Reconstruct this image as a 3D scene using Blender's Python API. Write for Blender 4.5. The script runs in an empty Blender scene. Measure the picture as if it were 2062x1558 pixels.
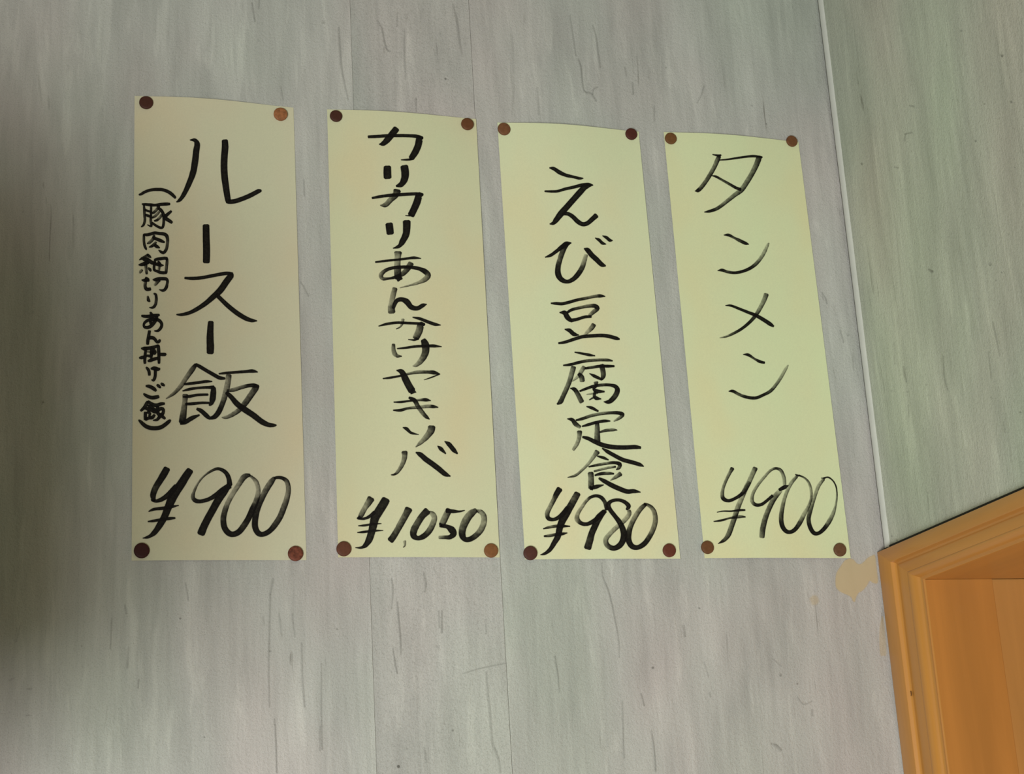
import bpy, bmesh, math, random
from mathutils import Vector, Matrix, noise

random.seed(7)
S = bpy.context.scene
COL = S.collection

# ------------------------------------------------------------------ camera
# photograph frame 2062 x 1558; camera recovered from the vanishing points
# of the wall's horizontals and verticals (focal length in pixels)
IMG_W, IMG_H = 2062, 1558
PCX, PCY = 1031.0, 779.0
VH = (13150.0, 1075.0)
VV = (330.0, -10800.0)
F = math.sqrt(-((VH[0]-PCX)*(VV[0]-PCX) + (VH[1]-PCY)*(VV[1]-PCY)))


def cam_ray(p):
    return Vector(((p[0]-PCX)/F, -(p[1]-PCY)/F, -1.0))


AX = cam_ray(VH).normalized()
AZ = cam_ray(VV).normalized()
AY = AZ.cross(AX).normalized()
R3 = Matrix((AX, AY, AZ))            # camera space -> world space
CAM = Vector((0.0, -1.2298, 1.70))

cam_data = bpy.data.cameras.new('camera')
cam_data.sensor_fit = 'HORIZONTAL'
cam_data.sensor_width = 36.0
cam_data.lens = F / IMG_W * 36.0
cam_data.clip_start = 0.01
cam_obj = bpy.data.objects.new('camera', cam_data)
COL.objects.link(cam_obj)
cam_obj.matrix_world = Matrix.Translation(CAM) @ R3.to_4x4()
S.camera = cam_obj

# ------------------------------------------------------------------ world, lights, exposure
S.view_settings.view_transform = 'Standard'
S.view_settings.look = 'None'
S.view_settings.gamma = 1.0
S.view_settings.use_curve_mapping = False
S.view_settings.exposure = 0.0
S.cycles.transparent_max_bounces = 24

w = bpy.data.worlds.new('room_air')
S.world = w
w.use_nodes = True
w.node_tree.nodes['Background'].inputs[0].default_value = (0.80, 0.84, 0.86, 1)
w.node_tree.nodes['Background'].inputs[1].default_value = 0.5


def area(name, loc, target, sx, sy, energy, col):
    d = bpy.data.lights.new(name, 'AREA')
    d.shape = 'RECTANGLE'
    d.size, d.size_y = sx, sy
    d.energy = energy
    d.color = col
    o = bpy.data.objects.new(name, d)
    COL.objects.link(o)
    o.location = loc
    dr = Vector(target) - Vector(loc)
    o.rotation_euler = dr.to_track_quat('-Z', 'Y').to_euler()
    return o


# daylight through the window in the wall behind the photographer
win = area('window_daylight', (-0.90, -2.60, 0.80), (0.30, 0.0, 1.55), 0.90, 0.80, 32.5, (0.970, 0.985, 0.975))
win.data.spread = math.radians(112)      # spread narrowed to darken the upper wall
# fluorescent ceiling lamp
area('ceiling_lamp_light', (-0.35, -1.5, 2.60), (-0.35, -1.5, 0.0), 1.2, 0.25, 3.6, (1.0, 0.93, 0.60))


# ------------------------------------------------------------------ projection helpers
def ray(p):
    return R3 @ cam_ray(p)


def on_y(p, y):
    d = ray(p)
    t = (y - CAM.y) / d.y
    return CAM + d*t


def on_x(p, x):
    d = ray(p)
    t = (x - CAM.x) / d.x
    return CAM + d*t


# ------------------------------------------------------------------ object helpers
def tag(o, label=None, cat=None, group=None, kind=None):
    if label: o['label'] = label
    if cat: o['category'] = cat
    if group: o['group'] = group
    if kind: o['kind'] = kind
    return o


def link(name, me, mat=None, parent=None):
    o = bpy.data.objects.new(name, me)
    COL.objects.link(o)
    if mat is not None and not me.materials:
        me.materials.append(mat)
    if parent is not None:
        o.parent = parent
    return o


def mesh(name, vs, fs, mat=None, parent=None, smooth=False):
    me = bpy.data.meshes.new(name)
    me.from_pydata([tuple(v) for v in vs], [], fs)
    me.update()
    if smooth:
        for p in me.polygons:
            p.use_smooth = True
    return link(name, me, mat, parent)


def empty(name, loc, rot=(0, 0, 0)):
    o = bpy.data.objects.new(name, None)
    o.empty_display_size = 0.02
    COL.objects.link(o)
    o.location = loc
    o.rotation_euler = rot
    return o


def box(name, a, b, mat, parent=None, bevel=0.0):
    bm = bmesh.new()
    bmesh.ops.create_cube(bm, size=1.0)
    for v in bm.verts:
        v.co = Vector(((a[i] + b[i])/2 + v.co[i]*(b[i]-a[i]) for i in range(3)))
    if bevel > 0:
        bmesh.ops.bevel(bm, geom=list(bm.edges), offset=bevel, segments=2, affect='EDGES', profile=0.6)
    me = bpy.data.meshes.new(name)
    bm.to_mesh(me)
    bm.free()
    return link(name, me, mat, parent)


# ------------------------------------------------------------------ materials
def new_mat(name):
    m = bpy.data.materials.new(name)
    m.use_nodes = True
    nt = m.node_tree
    for n in list(nt.nodes):
        nt.nodes.remove(n)
    return m, nt


def N(nt, typ, **kw):
    n = nt.nodes.new(typ)
    for k, v in kw.items():
        if k.startswith('i_'):
            key = k[2:]
            n.inputs[int(key) if key.isdigit() else key.replace('_', ' ')].default_value = v
        else:
            setattr(n, k, v)
    return n


def ramp(nt, src, pts):
    r = nt.nodes.new('ShaderNodeValToRGB')
    e = r.color_ramp.elements
    while len(e) < len(pts):
        e.new(0.5)
    for el, (p, c) in zip(e, pts):
        el.position = p
        el.color = c if len(c) == 4 else (*c, 1)
    nt.links.new(src, r.inputs[0])
    return r.outputs[0]


def noise_tex(nt, vec_scale, scale, detail=3.0, rough=0.55, dist=0.0, offset=(0, 0, 0)):
    geo = N(nt, 'ShaderNodeNewGeometry')
    mp = N(nt, 'ShaderNodeMapping')
    mp.inputs['Scale'].default_value = vec_scale
    mp.inputs['Location'].default_value = offset
    nt.links.new(geo.outputs['Position'], mp.inputs['Vector'])
    n = N(nt, 'ShaderNodeTexNoise')
    n.inputs['Scale'].default_value = scale
    n.inputs['Detail'].default_value = detail
    n.inputs['Roughness'].default_value = rough
    n.inputs['Distortion'].default_value = dist
    nt.links.new(mp.outputs[0], n.inputs['Vector'])
    return n.outputs['Fac']


def mix(nt, typ, fac, a, b):
    m = N(nt, 'ShaderNodeMix', data_type='RGBA', blend_type=typ)
    for sock, v in ((m.inputs[0], fac), (m.inputs[6], a), (m.inputs[7], b)):
        if hasattr(v, 'links'):
            nt.links.new(v, sock)
        elif isinstance(v, (int, float)):
            sock.default_value = v
        else:
            sock.default_value = (*v, 1) if len(v) == 3 else v
    return m.outputs[2]


def wall_material(name, tint, seed):
    m, nt = new_mat(name)
    out = N(nt, 'ShaderNodeOutputMaterial')
    bs = N(nt, 'ShaderNodeBsdfPrincipled')
    bs.inputs['Roughness'].default_value = 0.62
    bs.inputs['Specular IOR Level'].default_value = 0.25
    o = (seed*3.1, seed*1.7, seed*0.9)
    broad = noise_tex(nt, (1, 1, 0.22), 26, 3, 0.55, 0.3, o)           # wide vertical bands
    streak = noise_tex(nt, (1, 1, 0.085), 150, 4, 0.6, 0.4, o)         # brushed streaks
    hue = noise_tex(nt, (1, 1, 0.6), 8, 2, 0.5, 0.0, (o[0]+5, o[1], o[2]))
    crack = noise_tex(nt, (1, 1, 0.07), 210, 2, 0.5, 1.2, (o[0], o[1]+9, o[2]))
    cmask = noise_tex(nt, (1, 1, 0.5), 22, 2, 0.5, 0.0, (o[0], o[1]+2, o[2]+7))
    speck = noise_tex(nt, (1, 1, 1), 1100, 2, 0.6, 0.0, o)
    base = ramp(nt, hue, [(0.30, tuple(a*b for a, b in zip(tint, (1.045, 0.965, 0.985)))),
                          (0.50, tint),
                          (0.70, tuple(a*b for a, b in zip(tint, (0.96, 1.018, 0.965))))])
    c1 = ramp(nt, broad, [(0.30, (0.87, 0.87, 0.87)), (0.47, (0.975, 0.975, 0.975)), (0.53, (1.01, 1.01, 1.01)), (0.72, (1.11, 1.11, 1.11))])
    c2 = ramp(nt, streak, [(0.30, (0.915, 0.915, 0.915)), (0.5, (1.0, 1.0, 1.0)), (0.70, (1.07, 1.07, 1.07))])
    c3 = ramp(nt, crack, [(0.24, (0.60, 0.59, 0.57)), (0.32, (1, 1, 1))])
    c3m = ramp(nt, cmask, [(0.50, (0, 0, 0)), (0.60, (1, 1, 1))])
    c4 = ramp(nt, speck, [(0.28, (0.80, 0.80, 0.79)), (0.46, (1, 1, 1)), (0.72, (1.07, 1.07, 1.07))])
    col = mix(nt, 'MULTIPLY', 1.0, base, c1)
    col = mix(nt, 'MULTIPLY', 1.0, col, c2)
    col = mix(nt, 'MULTIPLY', c3m, col, c3)
    pale = noise_tex(nt, (1, 1, 0.14), 75, 3, 0.6, 0.6, (o[0]+3, o[1]+1, o[2]))
    col = mix(nt, 'MULTIPLY', 1.0, col, ramp(nt, pale, [(0.58, (1, 1, 1)), (0.66, (1.10, 1.10, 1.095))]))
    col = mix(nt, 'MULTIPLY', 1.0, col, c4)
    nt.links.new(col, bs.inputs['Base Color'])
    b1 = N(nt, 'ShaderNodeBump')
    b1.inputs['Strength'].default_value = 0.55
    b1.inputs['Distance'].default_value = 0.0011
    nt.links.new(noise_tex(nt, (1, 1, 0.8), 520, 3, 0.65, 0.2, o), b1.inputs['Height'])
    b2 = N(nt, 'ShaderNodeBump')
    b2.inputs['Strength'].default_value = 0.30
    b2.inputs['Distance'].default_value = 0.0012
    nt.links.new(streak, b2.inputs['Height'])
    nt.links.new(b1.outputs[0], b2.inputs['Normal'])
    nt.links.new(b2.outputs[0], bs.inputs['Normal'])
    nt.links.new(bs.outputs[0], out.inputs[0])
    return m


def plain(name, col, rough=0.6, spec=0.3, metal=0.0, var=0.0, scale=60, bump=0.0):
    m, nt = new_mat(name)
    out = N(nt, 'ShaderNodeOutputMaterial')
    bs = N(nt, 'ShaderNodeBsdfPrincipled')
    bs.inputs['Roughness'].default_value = rough
    bs.inputs['Specular IOR Level'].default_value = spec
    bs.inputs['Metallic'].default_value = metal
    n = noise_tex(nt, (1, 1, 1), scale, 3)
    c = ramp(nt, n, [(0.3, tuple(x*(1-var) for x in col)), (0.7, tuple(min(1, x*(1+var)) for x in col))])
    nt.links.new(c, bs.inputs['Base Color'])
    if bump:
        b = N(nt, 'ShaderNodeBump')
        b.inputs['Strength'].default_value = bump
        b.inputs['Distance'].default_value = 0.0005
        nt.links.new(n, b.inputs['Height'])
        nt.links.new(b.outputs[0], bs.inputs['Normal'])
    nt.links.new(bs.outputs[0], out.inputs[0])
    return m


def wood_material(name, col, vec, seed=0.0, rough=0.34):
    m, nt = new_mat(name)
    out = N(nt, 'ShaderNodeOutputMaterial')
    bs = N(nt, 'ShaderNodeBsdfPrincipled')
    bs.inputs['Roughness'].default_value = rough
    bs.inputs['Specular IOR Level'].default_value = 0.35
    bs.inputs['Coat Weight'].default_value = 0.28
    bs.inputs['Coat Roughness'].default_value = 0.22
    g = noise_tex(nt, vec, 60, 4, 0.6, 0.5, (seed, seed*2, 0))
    b = noise_tex(nt, vec, 14, 2, 0.5, 0.3, (seed+4, seed, 1))
    c = ramp(nt, g, [(0.3, tuple(x*0.90 for x in col)), (0.7, tuple(x*1.08 for x in col))])
    c2 = ramp(nt, b, [(0.35, (0.93, 0.95, 1.0)), (0.65, (1.05, 1.03, 0.98))])
    nt.links.new(mix(nt, 'MULTIPLY', 1.0, c, c2), bs.inputs['Base Color'])
    bp = N(nt, 'ShaderNodeBump')
    bp.inputs['Strength'].default_value = 0.12
    bp.inputs['Distance'].default_value = 0.0004
    nt.links.new(g, bp.inputs['Height'])
    nt.links.new(bp.outputs[0], bs.inputs['Normal'])
    nt.links.new(bs.outputs[0], out.inputs[0])
    return m


def alpha_material(name, col, rough=0.6, streaky=False, spec=0.2):
    """paint whose coverage is stored per vertex in the attribute 'cover'"""
    m, nt = new_mat(name)
    out = N(nt, 'ShaderNodeOutputMaterial')
    tr = N(nt, 'ShaderNodeBsdfTransparent')
    bs = N(nt, 'ShaderNodeBsdfPrincipled')
    bs.inputs['Base Color'].default_value = (*col, 1)
    bs.inputs['Roughness'].default_value = rough
    bs.inputs['Specular IOR Level'].default_value = spec
    at = N(nt, 'ShaderNodeAttribute', attribute_name='cover')
    fac = at.outputs['Fac']
    if streaky:
        n = noise_tex(nt, (1, 1, 1), 420, 4, 0.65, 0.3)
        mr = N(nt, 'ShaderNodeMapRange')
        mr.inputs['From Min'].default_value = 0.35
        mr.inputs['From Max'].default_value = 0.65
        mr.inputs['To Min'].default_value = -0.10
        mr.inputs['To Max'].default_value = 0.10
        nt.links.new(n, mr.inputs['Value'])
        # noise fades out where cover is 0 or 1
        inv = N(nt, 'ShaderNodeMath', operation='SUBTRACT')
        inv.inputs[0].default_value = 1.02
        nt.links.new(fac, inv.inputs[1])
        k = N(nt, 'ShaderNodeMath', operation='MULTIPLY')
        nt.links.new(inv.outputs[0], k.inputs[0])
        nt.links.new(fac, k.inputs[1])
        k2 = N(nt, 'ShaderNodeMath', operation='MULTIPLY')
        k2.inputs[1].default_value = 4.0
        nt.links.new(k.outputs[0], k2.inputs[0])
        k3 = N(nt, 'ShaderNodeMath', operation='MULTIPLY')
        nt.links.new(k2.outputs[0], k3.inputs[0])
        nt.links.new(mr.outputs[0], k3.inputs[1])
        ad = N(nt, 'ShaderNodeMath', operation='ADD', use_clamp=True)
        nt.links.new(fac, ad.inputs[0])
        nt.links.new(k3.outputs[0], ad.inputs[1])
        fac = ad.outputs[0]
    mx = N(nt, 'ShaderNodeMixShader')
    nt.links.new(fac, mx.inputs[0])
    nt.links.new(tr.outputs[0], mx.inputs[1])
    nt.links.new(bs.outputs[0], mx.inputs[2])
    nt.links.new(mx.outputs[0], out.inputs[0])
    return m


WALL_TINT = (0.440, 0.442, 0.406)
M_WALL = [wall_material('streaked_wall_vinyl_%s' % k, WALL_TINT, s) for k, s in (('left', 1.3), ('strip', 4.9), ('right', 7.7))]
M_WALL_R = wall_material('streaked_wall_vinyl_side', (0.490, 0.520, 0.430), 11.2)
M_SCUFF = alpha_material('wall_scuff', (0.10, 0.10, 0.085))
M_LIGHTMARK = alpha_material('wall_pale_streak', (0.62, 0.62, 0.57))
M_STAIN = alpha_material('wall_beige_stain', (0.72, 0.56, 0.31), 0.5)
M_CAULK = plain('corner_caulk', (0.62, 0.63, 0.57), 0.45, 0.4, var=0.04)
M_GAP_AND_SHADOW = plain('dark_joint_and_shadow', (0.05, 0.05, 0.045), 0.9, 0.1)
WOOD = (0.52, 0.235, 0.048)
M_WOOD_V = wood_material('orange_wood_upright', WOOD, (1, 1, 0.06), 1.0)
M_WOOD_H = wood_material('orange_wood_head', (0.49, 0.215, 0.044), (1, 0.06, 1), 2.0)
M_WOOD_J = wood_material('orange_wood_jamb', (0.48, 0.205, 0.043), (1, 1, 0.06), 3.0)
M_WOOD_J2 = wood_material('orange_wood_stop', (0.48, 0.228, 0.058), (1, 1, 0.06), 5.0)
M_HOLE = plain('nail_hole_filler', (0.22, 0.10, 0.03), 0.7)
M_INK = alpha_material('brush_ink', (0.0050, 0.0036, 0.0028), 0.6, True, 0.15)
M_PAINT = plain('room_paint', (0.22, 0.20, 0.17), 0.8, 0.2, var=0.03, scale=8)
M_CEIL = plain('ceiling_board', (0.30, 0.29, 0.19), 0.85, 0.2, var=0.04, scale=30)
M_FLOOR = plain('floor_tile', (0.13, 0.125, 0.115), 0.45, 0.4, var=0.10, scale=10)
M_BLOCKER = plain('blocker_enamel', (0.05, 0.045, 0.04), 0.4, 0.5)
M_LAMPBODY = plain('white_enamel', (0.75, 0.75, 0.72), 0.4, 0.4)


def paper_material(name, col, seed):
    m, nt = new_mat(name)
    out = N(nt, 'ShaderNodeOutputMaterial')
    bs = N(nt, 'ShaderNodeBsdfPrincipled')
    bs.inputs['Roughness'].default_value = 0.72
    bs.inputs['Specular IOR Level'].default_value = 0.2
    a = noise_tex(nt, (1, 1, 0.6), 16, 2, 0.5, 0, (seed, 0, seed))
    f = noise_tex(nt, (1, 1, 1), 900, 2, 0.5, 0, (0, 0, 0))
    c = ramp(nt, a, [(0.32, tuple(x*y for x, y in zip(col, (1.03, 0.965, 0.93)))), (0.5, col),
                     (0.68, tuple(x*y for x, y in zip(col, (0.98, 1.025, 1.02))))])
    c2 = ramp(nt, f, [(0.3, (0.975, 0.975, 0.975)), (0.7, (1.02, 1.02, 1.02))])
    nt.links.new(mix(nt, 'MULTIPLY', 1.0, c, c2), bs.inputs['Base Color'])
    b = N(nt, 'ShaderNodeBump')
    b.inputs['Strength'].default_value = 0.08
    b.inputs['Distance'].default_value = 0.0003
    nt.links.new(f, b.inputs['Height'])
    nt.links.new(b.outputs[0], bs.inputs['Normal'])
    nt.links.new(bs.outputs[0], out.inputs[0])
    return m


# ------------------------------------------------------------------ strokes (brush ribbons)
def catmull(pts, px_step=2.0):
    """pts: list of tuples of floats (x, y, w, a); returns dense samples"""
    if len(pts) == 1:
        return pts
    P = [pts[0]] + pts + [pts[-1]]
    out = []
    for i in range(1, len(P)-2):
        p0, p1, p2, p3 = P[i-1], P[i], P[i+1], P[i+2]
        d = math.hypot(p2[0]-p1[0], p2[1]-p1[1])
        n = max(2, min(14, int(d/px_step)))
        for k in range(n):
            t = k/n
            v = []
            for c in range(4):
                if c < 2:
                    a0, a1, a2, a3 = p0[c], p1[c], p2[c], p3[c]
                    v.append(0.5*((2*a1) + (-a0+a2)*t + (2*a0-5*a1+4*a2-a3)*t*t + (-a0+3*a1-3*a2+a3)*t*t*t))
                else:
                    s = t*t*(3-2*t)
                    v.append(p1[c]*(1-s) + p2[c]*s)
            out.append(tuple(v))
    out.append(tuple(pts[-1]))
    return out


def parse(txt, ox, oy, s):
    """'x,y,w[,a][c] ...' in crop pixels -> list of pieces in photo pixels"""
    pieces, cur, lw, la = [], [], 30.0, 1.0
    for tok in txt.split():
        corner = tok.endswith('c')
        v = [float(q) for q in tok.rstrip('c').split(',')]
        if len(v) > 2: lw = v[2]
        la = v[3] if len(v) > 3 else 1.0
        cur.append((ox + v[0]/s, oy + v[1]/s, lw/s, la))
        if corner:
            pieces.append(cur)
            cur = [cur[-1]]
    if len(cur) > 1 or not pieces:
        pieces.append(cur)
    return pieces


def ribbon(pieces, place, soft=0.75, dens=0.985, body=0.945, z0=0):
    """-> verts, faces, cover list. place(px, py, layer) -> world point"""
    V, Fc, A = [], [], []
    for pi, pc in enumerate(pieces):
        lay = z0 + pi
        if len(pc) == 1:
            x, y, wd, a = pc[0]
            pc = [(x-0.2*wd, y, wd*0.8, a), (x+0.2*wd, y, wd*0.8, a)]
        sm = catmull(pc)
        # round the ends a little, with a soft fade
        def ext(p, q, dist, ws, a_s):
            dx, dy = p[0]-q[0], p[1]-q[1]
            L = math.hypot(dx, dy) or 1
            return (p[0]+dx/L*dist, p[1]+dy/L*dist, p[2]*ws, p[3]*a_s)
        q1 = sm[min(2, len(sm)-1)]
        q2 = sm[max(-3, -len(sm))]
        r1, r2 = sm[0][2]/2, sm[-1][2]/2
        head = [ext(sm[0], q1, min(r1*0.30, 2.2)+soft*1.1, 0.45, 0.0), ext(sm[0], q1, min(r1*0.28, 2.0), 0.72, 1.0)]
        tail = [ext(sm[-1], q2, min(r2*0.28, 2.0), 0.72, 1.0), ext(sm[-1], q2, min(r2*0.30, 2.2)+soft*1.1, 0.45, 0.0)]
        sm = head + sm + tail
        base = len(V)
        n = len(sm)
        for i, (x, y, wd, a) in enumerate(sm):
            xa, ya = sm[max(0, i-1)][:2]
            xb, yb = sm[min(n-1, i+1)][:2]
            tx, ty = xb-xa, yb-ya
            L = math.hypot(tx, ty) or 1
            nx, ny = -ty/L, tx/L
            h = max(wd/2, 0.35)
            flip = 1 if (nx + 0.4*ny) > 0 else -1
            for k, (off, mul) in enumerate(((-(h+soft), 0), (-(h-soft*0.5) if h > soft else -h*0.5, 1.0), (-h*0.45, body), (0, body*0.97), (h*0.45, body), ((h-soft*0.5) if h > soft else h*0.5, 1.0), (h+soft, 0))):
                V.append(place(x+nx*off, y+ny*off, lay))
                al = min(1, a*dens)*mul
                if a < 0.95 and mul > 0:          # dry brush: pale on the left side, dark rim on the right
                    s_ = flip*off/h
                    dr = a*(0.80 + 0.28*s_) if s_ < 0.7 else min(1, a+0.20)
                    if s_ < -0.7: dr = a*0.58
                    k_ = min(1.0, (0.95-a)/0.16)
                    al = al*(1-k_) + dr*k_
                A.append(max(0.0, min(1.0, al)))
        for i in range(n-1):
            for k in range(6):
                q = base + i*7 + k
                Fc.append((q, q+1, q+8, q+7))
    return V, Fc, A


def cover_mesh(name, V, Fc, A, mat, parent):
    o = mesh(name, V, Fc, mat, parent)
    at = o.data.attributes.new('cover', 'FLOAT', 'POINT')
    at.data.foreach_set('value', A)
    return o


# ------------------------------------------------------------------ setting: walls
XC = 0.6731          # inside corner: plane of the side wall
XF = 0.6645          # front face of the door casing
TOPC = 1.9500        # top of the door casing
SX1, SX2 = 0.2490, 0.3496   # vinyl seams

wall_back = empty('wall_back', (0, 0, 0))
tag(wall_back, 'grey streaked vinyl wall that the four menu strips are pinned on', 'wall', kind='structure')
JN = 0.0001


def wall_panel(x0, x1, y_front, mat, bev=0.0006):
    """an upright vinyl panel of the back wall, bevelled at its long edges"""
    vs = [(x0, y_front+bev*1.5, 0), (x0+bev, y_front, 0), (x1-bev, y_front, 0), (x1, y_front+bev*1.5, 0), (x1, 0.012, 0), (x0, 0.012, 0)]
    V = vs + [(a, b, 2.62) for a, b, c in vs]
    n = 6
    Fs = [tuple(reversed(range(n))), tuple(range(n, 2*n))] + [(i, (i+1) % n, n+(i+1) % n, n+i) for i in range(n)]
    return mesh('wall_panel', V, Fs, mat, wall_back)


wall_panel(-2.3, SX1-JN*0.25, 0.0, M_WALL[0], 0.0003)
wall_panel(SX1+JN*0.25, SX2-0.00005, 0.0003, M_WALL[1], 0.0003)
wall_panel(SX2+0.00005, XC+0.02, 0.0010, M_WALL[2], 0.0004)
box('wall_core', (-2.3, 0.012, 0), (XC+0.6, 0.09, 2.62), M_GAP_AND_SHADOW, wall_back)

# side wall with the door opening
DY0, DY1 = -0.0544, -0.90      # opening edges along y
DZ = 1.9176
WT = 0.30
wall_right = empty('wall_right', (XC, 0, 0))
tag(wall_right, 'greenish grey streaked vinyl side wall above the wooden door frame', 'wall', kind='structure')


def wbox(a, b, mat=M_WALL_R):
    o = box('wall_section', (a[0]-XC, a[1], a[2]), (b[0]-XC, b[1], b[2]), mat, wall_right)
    return o


wbox((XC, DY1, DZ+0.012), (XC+WT, 0.012, 2.62))
wbox((XC, -2.65, 0), (XC+WT, DY1-0.012, 2.62))
wbox((XC, DY0+0.012, 0), (XC+WT, 0.012, DZ+0.012))

# caulk bead in the inside corner: rounded, standing a hair off the back wall
vs, fs = [], []
prof = [(XC+0.0005, -0.0085), (XC-0.0005, -0.0078), (XC-0.0014, -0.0055), (XC-0.0019, -0.0032), (XC-0.0017, -0.0014), (XC-0.0008, -0.0009), (XC+0.0005, -0.0008)]
nz = 60
for k in range(nz+1):
    z = 1.953 + (2.62-1.953)*k/nz
    for i, (x, y) in enumerate(prof):
        wv = noise.noise(Vector((i*0.7, 3.1, z*22)))*0.00035
        vs.append((x+wv*0.5, y+wv, z))
for k in range(nz):
    for i in range(len(prof)-1):
        q = k*len(prof)+i
        fs.append((q, q+1, q+len(prof)+1, q+len(prof)))
bead = mesh('trim_1', vs, fs, M_CAULK, None, True)
tag(bead, 'pale caulk bead running down the inside corner between the two walls', 'trim', kind='structure')
joint = box('trim_2', (XC-0.0007, -0.0009, 1.951), (XC+0.001, 0.0012, 2.62), M_GAP_AND_SHADOW)
tag(joint, 'thin dark joint line beside the pale corner bead', 'trim', kind='structure')

# floor, ceiling, the walls behind the photographer
fl = box('floor', (-2.3, -2.65, -0.05), (XC+WT, 0.09, 0.0), M_FLOOR)
tag(fl, 'grey tiled floor of the dining room, below the frame', 'floor', kind='structure')
ce = box('ceiling', (-2.3, -2.65, 2.62), (XC+WT, 0.09, 2.67), M_CEIL)
tag(ce, 'off-white board ceiling above the frame', 'ceiling', kind='structure')
wl = box('wall_left', (-2.4, -2.65, 0), (-2.3, 0.09, 2.62), M_PAINT)
tag(wl, 'plain painted wall out of frame to the left', 'wall', kind='structure')
wf = empty('wall_front', (-0.9, -2.65, 0))
tag(wf, 'plain painted wall with a window behind the photographer', 'wall', kind='structure')
for a, b in (((-1.5, -0.1, 0), (-0.5, 0, 2.62)), ((0.5, -0.1, 0), (1.88, 0, 2.62)), ((-0.5, -0.1, 0), (0.5, 0, 0.35)), ((-0.5, -0.1, 1.25), (0.5, 0, 2.62))):
    box('wall_section', a, b, M_PAINT, wf)
wn = empty('window_1', (-0.9, -2.65, 0.80))
tag(wn, 'window behind the photographer letting daylight in', 'window', kind='structure')
for a, b in (((-0.5, -0.07, -0.45), (-0.46, 0.02, 0.45)), ((0.46, -0.07, -0.45), (0.5, 0.02, 0.45)), ((-0.46, -0.07, -0.45), (0.46, 0.02, -0.41)), ((-0.46, -0.07, 0.41), (0.46, 0.02, 0.45))):
    box('window_frame', a, b, M_LAMPBODY, wn, 0.004)

# ------------------------------------------------------------------ door frame
door = empty('door_1', (XC, 0, 0))
tag(door, 'orange varnished wooden door frame with stepped moulding in the right-hand corner', 'door frame', kind='structure')


def dl(v):
    return (v[0]-XC, v[1], v[2])


# moulding profile: distance from the outer edge, thickness proud of the side wall
T = XC - XF
PROF = [(0.0, 0.0), (0.0, T-0.0008), (0.0006, T-0.0001), (0.0010, T), (0.0185, T), (0.0200, T-0.0004), (0.0206, T-0.0013), (0.0212, T-0.0027), (0.0222, T-0.0036), (0.0236, T-0.0038), (0.0252, T-0.0034),
        (0.0275, T-0.0030), (0.0385, T-0.0030), (0.0395, T-0.0031), (0.0405, T-0.0027), (0.0418, T-0.0026), (0.0436, T-0.0028), (0.0454, T-0.0034), (0.0470, T-0.0043), (0.0483, T-0.0054), (0.0493, T-0.0065), (0.0499, T-0.0074), (0.0503, T-0.0077), (0.0534, T-0.0078), (0.0541, T-0.0079), (0.0544, T-0.0082), (0.0546, -0.001)]
W0 = 0.0005      # gap to the back wall


def casing_upright():
    V, Fs = [], []
    for w_, t_ in PROF:
        y = -W0 - w_*(0.0544-W0)/0.0544
        V.append(dl((XC-t_, y, 0.0)))
        V.append(dl((XC-t_, y, TOPC-w_*(TOPC-DZ)/0.0544)))      # mitred against the head
    for i in range(len(PROF)-1):
        q = 2*i
        Fs.append((q, q+1, q+3, q+2))
    return mesh('side_casing', V, Fs, M_WOOD_V, door)


def casing_head():
    V, Fs = [], []
    for w_, t_ in PROF:
        y = -W0 - w_*(0.0544-W0)/0.0544
        z = TOPC - w_*(TOPC-DZ)/0.0544
        y2 = DY1-0.0544 + w_
        V.append(dl((XC-t_, y, z)))
        V.append(dl((XC-t_, y2, z)))
    for i in range(len(PROF)-1):
        q = 2*i
        Fs.append((q, q+1, q+3, q+2))
    return mesh('head_casing', V, Fs, M_WOOD_H, door)


def casing_far():
    V, Fs = [], []
    for w_, t_ in PROF:
        y = DY1-0.0544 + w_
        V.append(dl((XC-t_, y, 0.0)))
        V.append(dl((XC-t_, y, TOPC-w_*(TOPC-DZ)/0.0544)))
    for i in range(len(PROF)-1):
        q = 2*i
        Fs.append((q, q+1, q+3, q+2))
    return mesh('side_casing', V, Fs, M_WOOD_V, door)


for f_ in (casing_upright, casing_head, casing_far):
    o = f_()
    for i, p in enumerate(o.data.polygons):
        p.use_smooth = True
    md = o.modifiers.new('edge', 'EDGE_SPLIT')
    md.split_angle = math.radians(40)

JX0 = XF+0.0078
box('jamb', dl((JX0, DY0, 0)), dl((0.7325, DY0+0.012, DZ)), M_WOOD_J, door, 0.0004)
box('jamb', dl((0.7327, DY0+0.0012, 0)), dl((XC+WT, DY0+0.0125, DZ)), M_WOOD_J2, door, 0.0004)
box('jamb', dl((JX0, DY1-0.012, 0)), dl((XC+WT, DY1, DZ)), M_WOOD_J, door, 0.0004)
box('head_jamb', dl((JX0, DY1, DZ)), dl((XC+WT, DY0, DZ+0.012)), M_WOOD_H, door, 0.0004)
box('door_leaf', dl((XC+0.21, DY1+0.003, 0.006)), dl((XC+0.245, DY0-0.003, DZ-0.004)), M_WOOD_J, door, 0.002)
# nail holes filled dark on the upright moulding
for (px, py, ww, hh) in ((1834.6, 1396, 0.0022, 0.0038), (1840.3, 1533.5, 0.0028, 0.0024)):
    p = on_x((px, py), XF+0.0030)
    vs = [dl((XF+0.0028, p.y+ww*0.75*math.cos(a), p.z+hh*0.55*math.sin(a))) for a in [i*math.pi/6 for i in range(12)]]
    vs2 = [dl((XF+0.00295, p.y+ww*0.5*math.cos(a), p.z+hh*0.4*math.sin(a))) for a in [i*math.pi/6 for i in range(12)]]
    mesh('nail_hole', vs+vs2, [(i, (i+1) % 12, 12+(i+1) % 12, 12+i) for i in range(12)] + [tuple(range(12, 24))], M_HOLE, door)

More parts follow.
